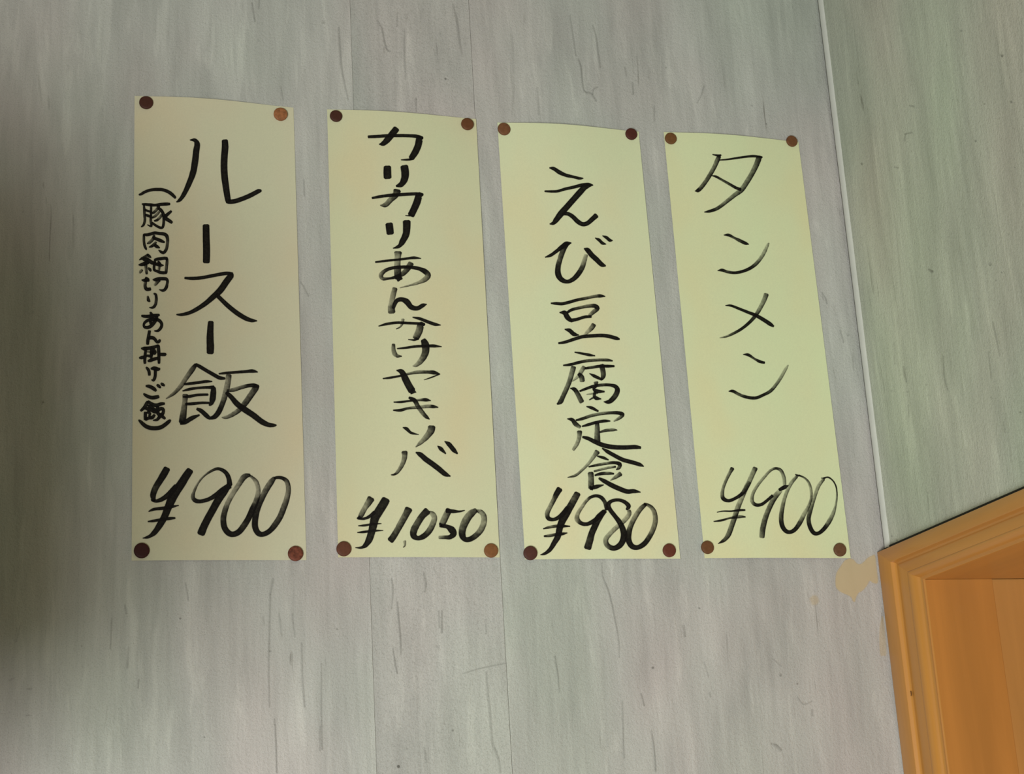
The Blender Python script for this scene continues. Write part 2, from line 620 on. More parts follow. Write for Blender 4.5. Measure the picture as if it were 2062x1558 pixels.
box('painted_trim_shadow', (-0.0006, DY1-0.05, TOPC-0.002), (0.0004, -0.001, TOPC+0.0043), M_GAP_AND_SHADOW, wall_right)  # dark strip standing in for the shadow the casing casts up the wall

# ------------------------------------------------------------------ marks on the walls
def wall_y(px, py):
    x = on_y((px, py), 0).x
    return -0.00012 if x < SX1 else (0.00015 if x < SX2 else 0.00082)


def place_back(px, py, lay):
    return on_y((px, py), wall_y(px, py)-lay*0.000004)


def place_right(px, py, lay):
    return on_x((px, py), XC-0.00015-lay*0.000004) - Vector((XC, 0, 0))


BACK_MARKS = [
    (500, 0, 3.437, ['625,190,12,.3 635,350,12,.35 650,500,12,.35 690,690,10,.25', '890,140,8,.2 925,200,10,.4 940,280,10,.4 960,345,10,.45 980,352,8,.3',
                     '1415,30,10,.25 1445,150,14,.35 1460,280,14,.3 1480,380,8,.2', '1080,200,8,.2 1082,400,10,.3 1090,550,8,.15', '1160,680,12,.35 1160,770,12,.3',
                     '25,20,8,.35 45,150,8,.4', '75,0,8,.3 72,60,8,.3', '1365,545,14,.8', '520,150,30,.15', '1030,90,8,.25 1030,180,8,.25', '70,280,14,.2', '225,600,8,.2 240,690,8,.2']),
    (1000, 0, 2.946, ['485,350,8,.3 500,400,8,.45 508,480,8,.45 520,540,8,.45 560,555,8,.4 590,600,7,.35', '570,150,7,.35 590,220,7,.4 600,300,7,.35 615,400,6,.3',
                      '600,515,6,.35 575,530,6,.35 570,560,6,.3', '435,90,6,.25 460,260,6,.3 470,330,6,.3', '1230,510,6,.35 1215,560,6,.3 1190,610,6,.25', '805,490,8,.3 810,560,8,.4',
                      '935,630,6,.25 935,720,5,.2', '1005,400,12,.3', '1515,625,10,.3', '1600,735,8,.5', '90,200,14,.12 100,500,14,.15 90,680,8,.1', '240,520,10,.2 250,680,8,.2', '760,400,6,.3 770,450,6,.25']),
    (1200, 1100, 3.402, ['40,110,6,.2 45,200,8,.3 80,290,8,.45 110,400,8,.45 130,500,8,.4 155,640,8,.35 160,760,6,.2', '310,1010,8,.35 330,1090,8,.45', '380,1260,6,.3 400,1400,8,.45 410,1540,8,.45',
                         '180,1060,7,.25 190,1400,8,.35 195,1450,10,.3', '1200,1350,10,.3 1240,1370,20,.35 1265,1400,18,.3', '1265,880,22,.35', '390,830,16,.8', '708,422,12,.6', '1380,940,12,.6',
                         '600,540,16,.2 605,620,18,.25', '740,790,7,.25 770,890,7,.25', '1210,770,7,.2 1270,820,7,.2', '780,1000,9,.3 785,1030,9,.3', '1480,1120,14,.25 1480,1160,14,.25', '1380,1030,6,.3 1420,1080,6,.35 1480,1060,6,.25']),
    (600, 1100, 3.402, ['680,380,8,.4 690,500,10,.5 700,620,10,.5 705,740,7,.35', '650,700,6,.4 665,800,8,.5 680,870,7,.5', '860,180,10,.3 875,260,14,.35 865,310,8,.25', '985,440,10,.35 985,590,12,.45',
                        '965,440,7,.3 968,560,7,.3', '640,220,8,.35 650,300,10,.35 640,430,8,.25', '1290,860,12,.25 1300,1000,14,.3 1315,1150,16,.28 1330,1330,16,.28 1370,1450,16,.28 1385,1550,14,.25',
                        '1760,750,6,.35 1780,880,8,.45 1790,1000,6,.25', '160,800,6,.25 160,1100,7,.3 165,1390,9,.4', '25,660,10,.25 30,900,12,.3 45,1100,12,.3', '150,1230,7,.3 150,1400,7,.3',
                        '1130,870,5,.25 1250,835,6,.35 1420,800,5,.3', '688,1507,22,.95', '1060,1260,16,.5', '268,565,10,.6', '945,680,12,.25 965,700,12,.25', '865,1380,10,.25 880,1480,10,.25', '870,150,8,.3',
                        '930,150,8,.15 970,220,8,.2', '1285,500,10,.2 1290,600,8,.25', '745,1385,16,.25']),
    (0, 1100, 3.402, ['765,490,8,.3 755,700,9,.35', '855,400,8,.35 865,460,8,.3', '880,690,10,.2 870,830,16,.3', '950,910,8,.4 945,970,8,.35', '1270,250,8,.3 1290,370,8,.3', '1850,330,12,.3 1845,600,9,.3 1840,800,9,.3 1845,1100,9,.35',
                      '1880,1180,6,.4 1890,1350,8,.5 1895,1550,8,.5', '1870,220,16,.25 1850,330,12,.3', '1800,480,9,.25 1810,540,9,.2', '1910,460,7,.25 1930,620,7,.2', '1235,493,14,.7', '1400,1305,10,.6',
                      '95,900,8,.25 60,920,8,.25', '185,975,7,.4 215,975,7,.4', '2000,460,8,.25 2020,620,8,.25', '1850,715,20,.35', '140,540,9,.2 110,650,9,.25', '560,682,10,.4', '180,1156,7,.35 205,1156,7,.3']),
    (0, 400, 2.597, ['225,1063,12,.6', '120,68,10,.3', '150,600,10,.15 180,590,10,.15']),
    (560, 150, 1.557, ['80,330,4,.3 82,380,4,.3', '70,650,3,.35 82,670,3,.35 95,695,3,.35', '130,990,4,.25']),
    (1562, 500, 4.124, ['385,370,7,.4 415,420,9,.45 425,460,8,.4', '535,680,9,.25 565,780,9,.35', '600,715,30,.15', '480,470,6,.15 500,560,6,.2']),
]
RIGHT_MARKS = [
    (1562, 0, 4.124, ['1880,460,26,.55', '1540,255,20,.35', '1955,845,20,.55', '1735,862,12,.5', '715,1360,18,.6', '1660,1170,16,.6', '1070,1112,8,.5 1130,1100,8,.45', '1075,1120,8,.3 1070,1170,10,.35', '1110,875,10,.3 1150,885,10,.35', '1985,1390,10,.4', '985,1388,10,.3 1020,1392,8,.3', '2040,150,14,.15 2045,600,14,.15']),
    (1562, 500, 4.124, ['1060,980,12,.3 1070,1050,16,.4 1085,1110,12,.35', '1800,610,8,.35 1830,740,9,.4 1860,900,8,.25', '1390,900,8,.25 1400,1080,9,.35 1430,1180,8,.35', '1270,175,12,.5 1300,195,22,.6', '1780,130,34,.3', '1765,860,8,.2 1790,1080,8,.3',
                        '2030,1360,16,.5', '1830,265,14,.35', '1875,198,12,.45', '980,780,8,.15 990,960,9,.2', '1095,1190,18,.25', '1100,1300,8,.2 1105,1400,8,.2', '1890,1440,9,.2 1905,1530,9,.3', '960,1180,22,.2', '1250,1130,18,.2', '1790,1240,20,.2']),
    (1662, 958, 5.155, ['1060,170,8,.2 1070,380,8,.25 1090,520,8,.2', '690,625,14,.45', '740,665,18,.5', '620,700,30,.25 720,700,22,.3', '725,325,12,.3']),
]


def marks(data, place, parent, name='scuff_marks'):
    V, Fc, A = [], [], []
    lay = 0
    for ox, oy, s, lst in data:
        for t in lst:
            v, f, a = ribbon(parse(t, ox, oy, s), place, soft=1.5, dens=1.0, body=1.0, z0=lay)
            a = [q*0.60 for q in a]
            b = len(V)
            V += v
            Fc += [tuple(i+b for i in q) for q in f]
            A += a
            lay += 1
    o = cover_mesh(name, V, Fc, A, M_SCUFF, parent)
    o['kind'] = 'stuff'
    return o


marks(BACK_MARKS, place_back, wall_back)
marks(RIGHT_MARKS, place_right, wall_right)


def blot(pts, place, parent, a, soft=1.6, name='beige_stain'):
    cx = sum(p[0] for p in pts)/len(pts)
    cy = sum(p[1] for p in pts)/len(pts)
    # densify
    sm = [(q[0], q[1]) for q in catmull([(p[0], p[1], 1, 1) for p in pts+[pts[0]]], 1.5)][:-1]
    n = len(sm)
    V, A = [], []
    inner, outer = [], []
    for i, p in enumerate(sm):
        q0, q1 = sm[i-1], sm[(i+1) % n]
        tx, ty = q1[0]-q0[0], q1[1]-q0[1]
        L = math.hypot(tx, ty) or 1
        nx, ny = ty/L, -tx/L
        inner.append((p[0]-nx*soft*0.5, p[1]-ny*soft*0.5))
        outer.append((p[0]+nx*soft*0.5, p[1]+ny*soft*0.5))
    area2 = sum(sm[i-1][0]*sm[i][1]-sm[i][0]*sm[i-1][1] for i in range(n))
    if area2 < 0:
        inner, outer = outer, inner
    for p in inner:
        V.append(place(p[0], p[1], 2)); A.append(a)
    for p in outer:
        V.append(place(p[0], p[1], 2)); A.append(0.0)
    Fs = [tuple(range(n))] + [(i, (i+1) % n, n+(i+1) % n, n+i) for i in range(n)]
    return cover_mesh(name, V, Fs, A, M_STAIN, parent)


st = [(250, 855), (200, 880), (150, 950), (115, 1010), (105, 1080), (110, 1150), (140, 1190), (180, 1215), (230, 1235), (270, 1262), (288, 1302), (308, 1302), (318, 1262), (345, 1215),
      (385, 1190), (430, 1140), (460, 1090), (500, 1112), (545, 1100), (530, 940), (515, 825), (480, 830), (440, 850), (400, 890), (365, 915), (325, 905), (295, 870)]
blot([(1662+x/5.155, 958+y/5.155) for x, y in st], place_back, wall_back, 0.58, 2.6)
blot([(1640+9*math.cos(t*0.7)*(1+0.15*math.sin(t*3)), 1208+10*math.sin(t*0.7)) for t in range(9)], place_back, wall_back, 0.28, 5)
blot([(1776, 1240), (1772, 1258), (1770.5, 1280), (1771, 1300), (1773, 1318), (1779, 1320), (1785, 1316), (1783, 1280), (1779, 1245)], place_back, wall_back, 0.30, 2.4)

# ------------------------------------------------------------------ writing data (traced stroke by stroke)
exec_strokes = {}
exec_strokes[1] = [
 ('brush_character', (250, 180, 5.155), [
  '685,525,10 735,528,38 758,570,58 748,640,64 737,740,66 716,860,64 680,960,56 630,1070,46 585,1140,36 545,1168,12',
  '1045,530,62 1048,600,68 1040,700,68 1037,800,68 1042,900,68 1055,1000,66 1068,1090,62 1080,1160,56c 1085,1165,44 1150,1160,46 1240,1130,46 1320,1095,46 1390,1058,44 1422,1050,24']),
 ('brush_character', (250, 480, 5.155), ['850,-136,68 852,0,70 855,100,72 855,180,72 853,246,70']),
 ('brush_character', (250, 480, 5.155), [
  '630,410,22 720,415,34 820,405,34 950,380,34 1060,362,36 1125,368,30c 1110,385,62 1060,450,66 1000,535,66 930,600,56 850,670,48 760,730,42 680,770,36 600,790,30 545,790,12',
  '960,585,40 1010,635,42 1090,710,46 1180,780,48 1260,828,46 1320,850,38 1378,855,12']),
 ('brush_character', (250, 480, 5.155), ['900,866,56 895,940,64 892,1040,72 895,1120,76 893,1188,72']),
 ('brush_character', (250, 700, 5.155), [
  '745,175,36 700,235,52,.82 640,320,46,.6 590,395,44,.6 520,470,34,.75 435,528,10,.6', '745,172,26 790,198,36 860,240,36 930,280,38 990,312,38 1045,318,24',
  '625,378,22 700,370,28 780,360,28 850,350,28 912,350,12', '608,448,12 680,430,28 760,418,24 850,412,26 930,412,40c 928,425,50 925,470,60 918,530,62 905,575,44 885,598,18',
  '612,510,12 680,505,30 760,490,26 870,486,22', '640,585,26 720,580,30 800,572,26 880,572,22',
  '635,490,60,.85 630,560,50,.62 620,640,60,.72 610,720,70,.9 598,775,60c 590,785,30 640,768,46 700,732,44 780,698,18',
  '755,634,26 800,655,42 850,700,46 890,730,34 930,712,24',
  '985,270,14 1060,262,26 1150,255,26 1250,248,28 1330,242,36 1385,252,12', '1085,285,58,.85 1080,340,56,.55 1065,420,60,.55 1045,500,56,.7 1020,580,52,.9 985,660,54 945,712,50 905,738,20',
  '1070,445,24,.9 1140,435,40,.72 1220,410,38,.78 1300,392,36 1350,392,42 1395,400,26c 1370,415,64,.9 1320,485,62,.8 1260,570,60,.84 1200,640,50,.8 1130,690,44,.7 1060,722,34,.6 1015,722,10,.6',
  '1062,465,34 1110,510,46 1170,580,56 1250,640,62 1340,700,60 1430,768,56 1500,800,46 1550,805,36 1580,803,12']),
 ('price_symbol', (250, 900, 5.155), [
  '445,222,68 410,285,72 370,350,66 325,425,64,.9 300,500,60 310,548,36c 280,550,14 330,560,34 390,542,44 450,502,52 500,452,56 540,400,44',
  '685,240,72 640,305,80 590,385,86 530,470,94 490,550,88 455,630,76 420,720,70 375,800,66 320,880,54 260,928,32 195,945,8',
  '255,668,10 310,645,28 400,635,34 480,622,30 565,605,10', '248,772,12 310,765,26 400,750,30 480,740,30 528,736,18']),
 ('price_digit', (250, 900, 5.155), [
  '1095,395,56 1085,320,46 1050,260,40 980,225,30 910,245,24,.9 830,300,16,.8 770,370,18,.7 730,450,26,.72 712,515,40,.8 740,555,44 800,562,38 880,540,40 950,500,48 1020,450,60 1095,400,60',
  '1090,400,44 1030,470,78 970,560,76 920,650,74 870,740,74 830,820,76 805,880,80 797,902,76']),
 ('price_digit', (250, 900, 5.155), ['1305,290,30 1245,310,58,.85 1190,390,50,.55 1130,480,50,.42 1080,570,50,.55 1050,650,56,.85 1030,740,58,.9 1040,830,60 1080,888,60 1130,905,56 1190,880,60 1240,820,62,.9 1290,740,60 1330,650,60 1370,560,56,.8 1390,480,48,.5 1390,420,44,.45 1370,360,44,.5 1335,320,30,.75 1300,295,22,.8']),
 ('price_digit', (250, 900, 5.155), ['1560,320,38,.9 1520,370,60,.8 1470,450,60,.75 1420,550,60,.88 1380,650,62,.95 1360,750,62 1360,830,62 1390,890,58 1440,905,50 1510,870,52 1570,800,60,.9 1620,720,60,.88 1660,620,60,.83 1690,530,56,.7 1705,440,50,.68 1690,360,46,.8 1650,325,36 1600,315,30 1560,322,28']),
 ('brush_parenthesis', (270, 370, 20.62), ['205,455,50 290,430,90 400,362,100 560,292,100 760,245,105 960,235,112 1150,240,112 1330,290,112 1500,380,118 1640,500,110 1720,585,80']),
 ('small_character', (260, 400, 17.183), [
  '450,185,40 600,200,66 760,215,76 900,222,66 1100,195,76 1280,185,80 1410,182,60', '510,220,50,.9 525,400,64,.9 530,560,64,.9 545,700,64,.9 530,820,64,.9 490,920,56 420,975,28',
  '760,230,50,.9 760,400,56 755,600,56 750,780,64,.9 775,930,50 770,965,34c 720,945,40 630,900,16', '545,380,56 640,420,56 750,455,46', '560,560,60 660,590,64 760,630,56',
  '1010,240,96 1000,320,70,.9 930,400,70,.8 860,470,70,.9 800,508,36', '1020,330,74 1110,400,74 1170,500,76 1205,620,84 1200,760,66 1190,880,66 1160,985,62 1100,1008,64 1000,970,60 900,910,60 790,830,54',
  '1060,430,50,.7 980,520,66,.65 900,600,66,.8 800,660,44', '1130,560,60,.9 1060,650,70,.7 960,745,62 870,765,34', '1460,430,56 1370,505,74 1290,575,84 1200,650,74', '1200,640,90 1290,700,92 1400,768,86 1485,828,66']),
 ('small_character', (260, 480, 17.183), [
  '515,-140,56 510,0,64,.9 515,130,64,.9 540,260,64 585,360,56 605,395,18', '510,-150,36 600,-125,74 730,-150,76 880,-190,76 1050,-170,76 1200,-155,84 1300,-90,86 1330,50,76,.9 1320,200,74,.85 1295,350,74,.9 1240,450,74 1180,495,74 1100,460,66 1020,400,18',
  '860,-110,60,.9 850,-30,76 790,60,80,.8 700,140,74,.8 625,180,26', '860,-10,74 980,30,82 1100,80,84 1225,132,46', '930,120,50,.8 870,200,74,.9 780,270,66 690,300,26', '890,225,80 960,280,84 1055,322,36']),
 ('small_character', (260, 480, 17.183), [
  '650,552,50 560,620,56,.9 450,690,66 350,740,18', '640,570,74 700,620,70 760,662,26', '480,722,70 600,730,120 700,780,100 800,840,92 900,872,76 1000,905,76 1080,922,84 1190,930,26', '330,912,26 420,905,76 540,870,100 650,810,110',
  '580,840,74 578,960,74,.85 590,1100,66,.8 612,1228,54', '455,1085,56,.8 400,1140,76,.7 365,1195,44,.6', '660,1020,46,.9 720,1070,76 752,1130,46',
  '900,730,56 885,850,66 862,980,64 868,1085,64c 870,1095,60 960,1130,66 1080,1175,76 1200,1188,78 1295,1190,56', '880,740,56 980,715,76 1100,700,76 1230,682,78 1310,700,80c 1312,700,60 1310,850,72,.9 1290,1000,74,.85 1280,1180,66', '1000,800,50 1058,870,74 1045,960,60,.8 1030,1090,60,.8']),
 ('small_character', (260, 550, 17.183), [
  '440,235,34 520,245,76 600,235,100 695,260,46', '565,150,46 620,190,76 672,232,66', '572,220,60,.9 562,330,76,.8 552,440,76,.9 590,540,86 650,560,86 742,540,76',
  '820,222,26 900,225,80 1000,195,84 1150,190,84 1280,200,84 1330,265,66 1312,380,66,.9 1290,480,76 1230,570,74 1160,600,64 1045,568,18', '1040,235,90 980,300,84,.9 925,370,74,.75 880,412,56,.55']),
 ('small_character', (260, 550, 17.183), ['640,795,46,.8 655,860,64,.9 670,935,84 722,980,36', '855,700,36 920,735,66 940,830,66 940,930,72,.9 920,1050,72,.9 870,1150,72 790,1195,56 700,1180,16']),
 ('small_character', (260, 620, 17.183), [
  '430,265,46 520,285,76 650,290,84 800,270,86 950,250,76 1045,240,54', '728,150,46 780,220,76 780,350,100 740,480,70 765,590,50',
  '960,290,74 925,400,90 850,520,90 760,620,84 650,672,84 550,662,76 505,600,56 540,505,66 640,430,76 760,400,84 900,390,92 1020,420,84 1105,500,76 1130,600,74 1080,710,74 1000,785,66 875,792,26']),
 ('small_character', (260, 620, 17.183), ['705,790,74 690,880,74 672,1000,84,.95 650,1120,84 640,1255,70', '680,1060,70 760,1022,90 860,1050,84 925,1125,76 975,1185,66 1040,1155,76 1062,1095,56']),
 ('small_character', (260, 690, 17.183), [
  '420,195,34 520,200,100 650,192,90 800,170,90 950,122,76 1020,90,56', '572,170,74 566,300,66 552,450,76 542,600,74 548,712,64', '350,522,34 420,515,84 520,490,76 620,450,56', '790,200,96 795,320,110 770,440,80',
  '625,430,46 700,460,74 800,452,56', '762,300,74 770,560,56', '650,632,46 740,610,84 850,570,84 1000,530,66', '1012,100,74 1020,250,84 1030,420,76 1030,560,76 1035,710,60', '1040,400,76 1140,402,84 1240,402,84 1282,405,46', '870,230,50 900,330,80 860,390,70', '620,300,40,.6 720,305,50,.7']),
 ('small_character', (260, 690, 17.183), ['590,850,46 650,910,76 690,1000,76 702,1120,66', '755,895,46 860,885,104 940,905,110 1020,912,84 1062,890,46', '905,930,70 907,1050,76 900,1160,76 870,1255,76 840,1300,64 775,1280,26']),
 ('small_character', (260, 760, 17.183), ['585,290,46 680,300,84 780,340,92 870,400,92 932,462,56', '965,250,50 1020,290,80 1085,352,44', '1105,200,50 1160,240,80 1225,282,44', '500,560,36 570,610,76 680,668,86 800,695,92 920,682,96 1025,655,76']),
 ('small_character', (260, 760, 17.183), [
  '640,830,64 600,905,84,.95 550,1000,84 480,1080,76 400,1152,54', '650,830,74 740,890,84 860,950,92 980,955,92 1100,912,84 1225,902,56', '640,960,50 740,1012,74 830,1070,76 890,1130,74',
  '540,1060,60 680,1090,100 800,1130,100 900,1180,96 1000,1140,90 1060,1085,90 1160,1085,90 1188,1150,76 1160,1250,84 1090,1310,90 1020,1400,80 960,1460,70 830,1482,26',
  '990,1000,70 965,1110,80 985,1220,84 1060,1290,100 1160,1350,84 1242,1425,56', '565,1200,80 560,1330,80 568,1440,84c 570,1445,80 680,1400,80 800,1382,90 880,1290,64', '640,1180,96 720,1250,70 700,1330,60 760,1390,80']),
 ('brush_parenthesis', (260, 790, 17.183), ['330,960,44 390,1000,86 480,1090,108 600,1180,118 760,1230,122 950,1235,122 1110,1200,118 1250,1110,112 1370,1010,108 1430,962,60']),
]
exec_strokes[2] = [
 ('brush_character', (650, 200, 5.728), ['525,432,30 620,428,34 740,420,36 880,418,36 1000,420,36 1080,426,40 1152,445,30c 1118,455,80 1100,530,78 1068,605,76 1020,680,64c 1030,690,20 980,695,22 905,698,10', '850,338,74 800,400,74 750,460,72 700,508,56 652,518,12']),
 ('brush_character', (650, 200, 5.728), ['745,778,84 745,850,88 748,904,88', '940,772,88 950,850,88 942,920,80 905,980,62 848,1000,22']),
 ('brush_character', (650, 200, 5.728), ['570,1138,24 680,1118,32 800,1105,36 950,1095,36 1080,1090,36 1155,1098,26c 1112,1110,80 1085,1190,82 1050,1270,78 1018,1335,78c 1010,1342,14 955,1340,8', '858,1050,86,.95 840,1100,74,.84 780,1160,60,.72 725,1215,56,.75 665,1222,12,.8']),
 ('brush_character', (650, 440, 5.728), ['765,62,84 772,120,84 778,172,82', '968,32,88 968,100,84 960,180,78 920,262,68 880,318,40 812,342,10']),
 ('brush_character', (650, 440, 5.728), [
  '608,502,18 720,488,24 850,475,24 980,460,26 1050,452,32 1132,460,8', '868,390,88,.85 865,440,70,.5 860,520,70,.5 862,600,80,.84 868,688,78c 915,690,22',
  '1018,515,66,.85 990,560,66,.85 930,630,56,.84 850,670,36 770,690,24 690,692,40,.8 672,650,50,.7 720,600,40,.9 800,570,34 900,560,36 1000,560,36 1100,575,40 1180,610,58 1214,655,64,.8 1180,700,58,.65 1100,740,34,.5 1000,770,18,.6 890,798,8,.6']),
 ('brush_character', (650, 440, 5.728), ['832,805,56,.84 812,880,60,.5 795,960,60,.42 790,1030,78,.75 795,1082,82,.85', '812,1030,40,.85 850,950,46 910,932,48 970,960,66 1020,1020,58 1090,1035,48 1150,1003,46 1197,988,10']),
 ('brush_character', (650, 440, 5.728), ['645,1240,10 740,1215,28 860,1200,28 980,1205,28 1100,1210,28 1175,1220,24c 1132,1228,80,.9 1110,1300,80,.72 1072,1380,74,.8c 1062,1400,22 988,1395,8', '925,1160,34,.6 915,1210,30,.6 890,1250,16,.8 848,1272,8', '1038,1138,12 1120,1155,32 1210,1190,36 1290,1218,36 1358,1228,10']),
 ('brush_character', (660, 680, 5.728), ['758,75,36,.9 757,130,46,.6 770,180,54,.6 800,208,40,.8 852,213,10', '802,125,12 900,115,24 1010,100,28 1120,95,28 1220,94,34 1312,102,8', '1102,25,60 1125,80,86,.95 1130,150,82,.88 1110,210,74,.84 1070,270,62,.66 1020,315,42,.5 980,325,10,.3']),
 ('brush_character', (660, 680, 5.728), ['638,470,12 720,460,24 830,440,22 930,415,26,.8 1040,395,38,.7 1150,395,34,.9 1220,400,44 1292,418,12c 1200,455,14 1112,485,5', '795,375,12 855,395,60 898,480,78 940,560,80,.95 972,612,82c 1018,628,8']),
 ('brush_character', (660, 680, 5.728), ['762,742,12 850,740,24 950,727,20 1050,718,24,.8 1130,715,38 1188,725,8', '757,835,14 840,835,32 930,812,26,.9 1050,800,36,.5 1150,790,38,.65 1210,792,38 1272,802,10', '938,690,26 1000,722,48 1040,790,48,.85 1090,860,48,.78 1130,905,42,.9 1172,938,12']),
 ('brush_character', (660, 680, 5.728), ['868,1035,10 910,1050,38 960,1095,28 1047,1115,6', '1198,1025,84,.9 1190,1070,82,.8 1140,1140,66,.65 1080,1200,48,.55 1016,1258,10,.8']),
 ('brush_character', (660, 900, 5.728), ['885,55,66,.9 885,120,58,.66 860,200,48,.66 810,280,38,.7 770,315,22 732,320,8', '1018,62,16 1070,88,54 1130,140,60 1200,190,60 1280,250,60 1350,308,54 1412,335,14', '1268,-12,10 1305,20,44 1360,75,16', '1350,-65,12 1400,-30,50 1450,30,50 1495,75,18']),
 ('price_symbol', (660, 900, 5.728), ['500,592,84,.95 470,640,74,.75 430,700,60,.55 392,770,60,.75 370,815,46c 340,825,16 420,825,28 480,800,34 540,750,40', '672,602,94 640,660,100,.95 590,740,100,.95 545,820,96,.95 525,900,90,.95 505,980,82,.95 480,1060,78,.95 440,1125,56 390,1158,28 320,1160,6', '355,908,10 430,902,24 520,888,20 617,882,6', '343,985,10 420,978,26 530,965,24 637,962,6']),
 ('price_digit', (660, 900, 5.728), ['935,712,86,.95 900,780,76,.84 850,870,74,.8 800,960,70,.84 755,1035,72,.92 722,1078,74']),
 ('price_comma', (660, 900, 5.728), ['885,1085,36,.4 890,1130,22,.6 873,1155,8']),
 ('price_digit', (660, 900, 5.728), ['1150,735,84,.95 1090,795,74,.92 1040,870,74,.85 995,955,80,.9 990,1020,70 1040,1050,50 1110,1025,62 1170,965,68,.85 1210,890,66,.65 1230,820,62,.45 1212,775,58,.5 1170,752,36,.6']),
 ('price_digit', (660, 900, 5.728), ['1400,722,72,.85 1370,780,74,.75 1332,860,74,.7 1310,900,60c 1300,908,36 1370,915,44 1430,955,80 1450,1000,72 1410,1038,50 1350,1040,40,.9 1285,1040,36,.5', '1370,732,50 1440,740,42 1520,742,20 1578,730,8']),
 ('price_digit', (660, 900, 5.728), ['1710,728,54,.9 1645,775,84,.78 1592,850,88,.75 1556,940,82,.85 1552,1015,74 1582,1062,56 1640,1062,58 1710,1018,62,.88 1768,950,68,.66 1800,870,68,.45 1800,800,64,.55 1770,752,54,.55 1715,730,28,.8']),
]
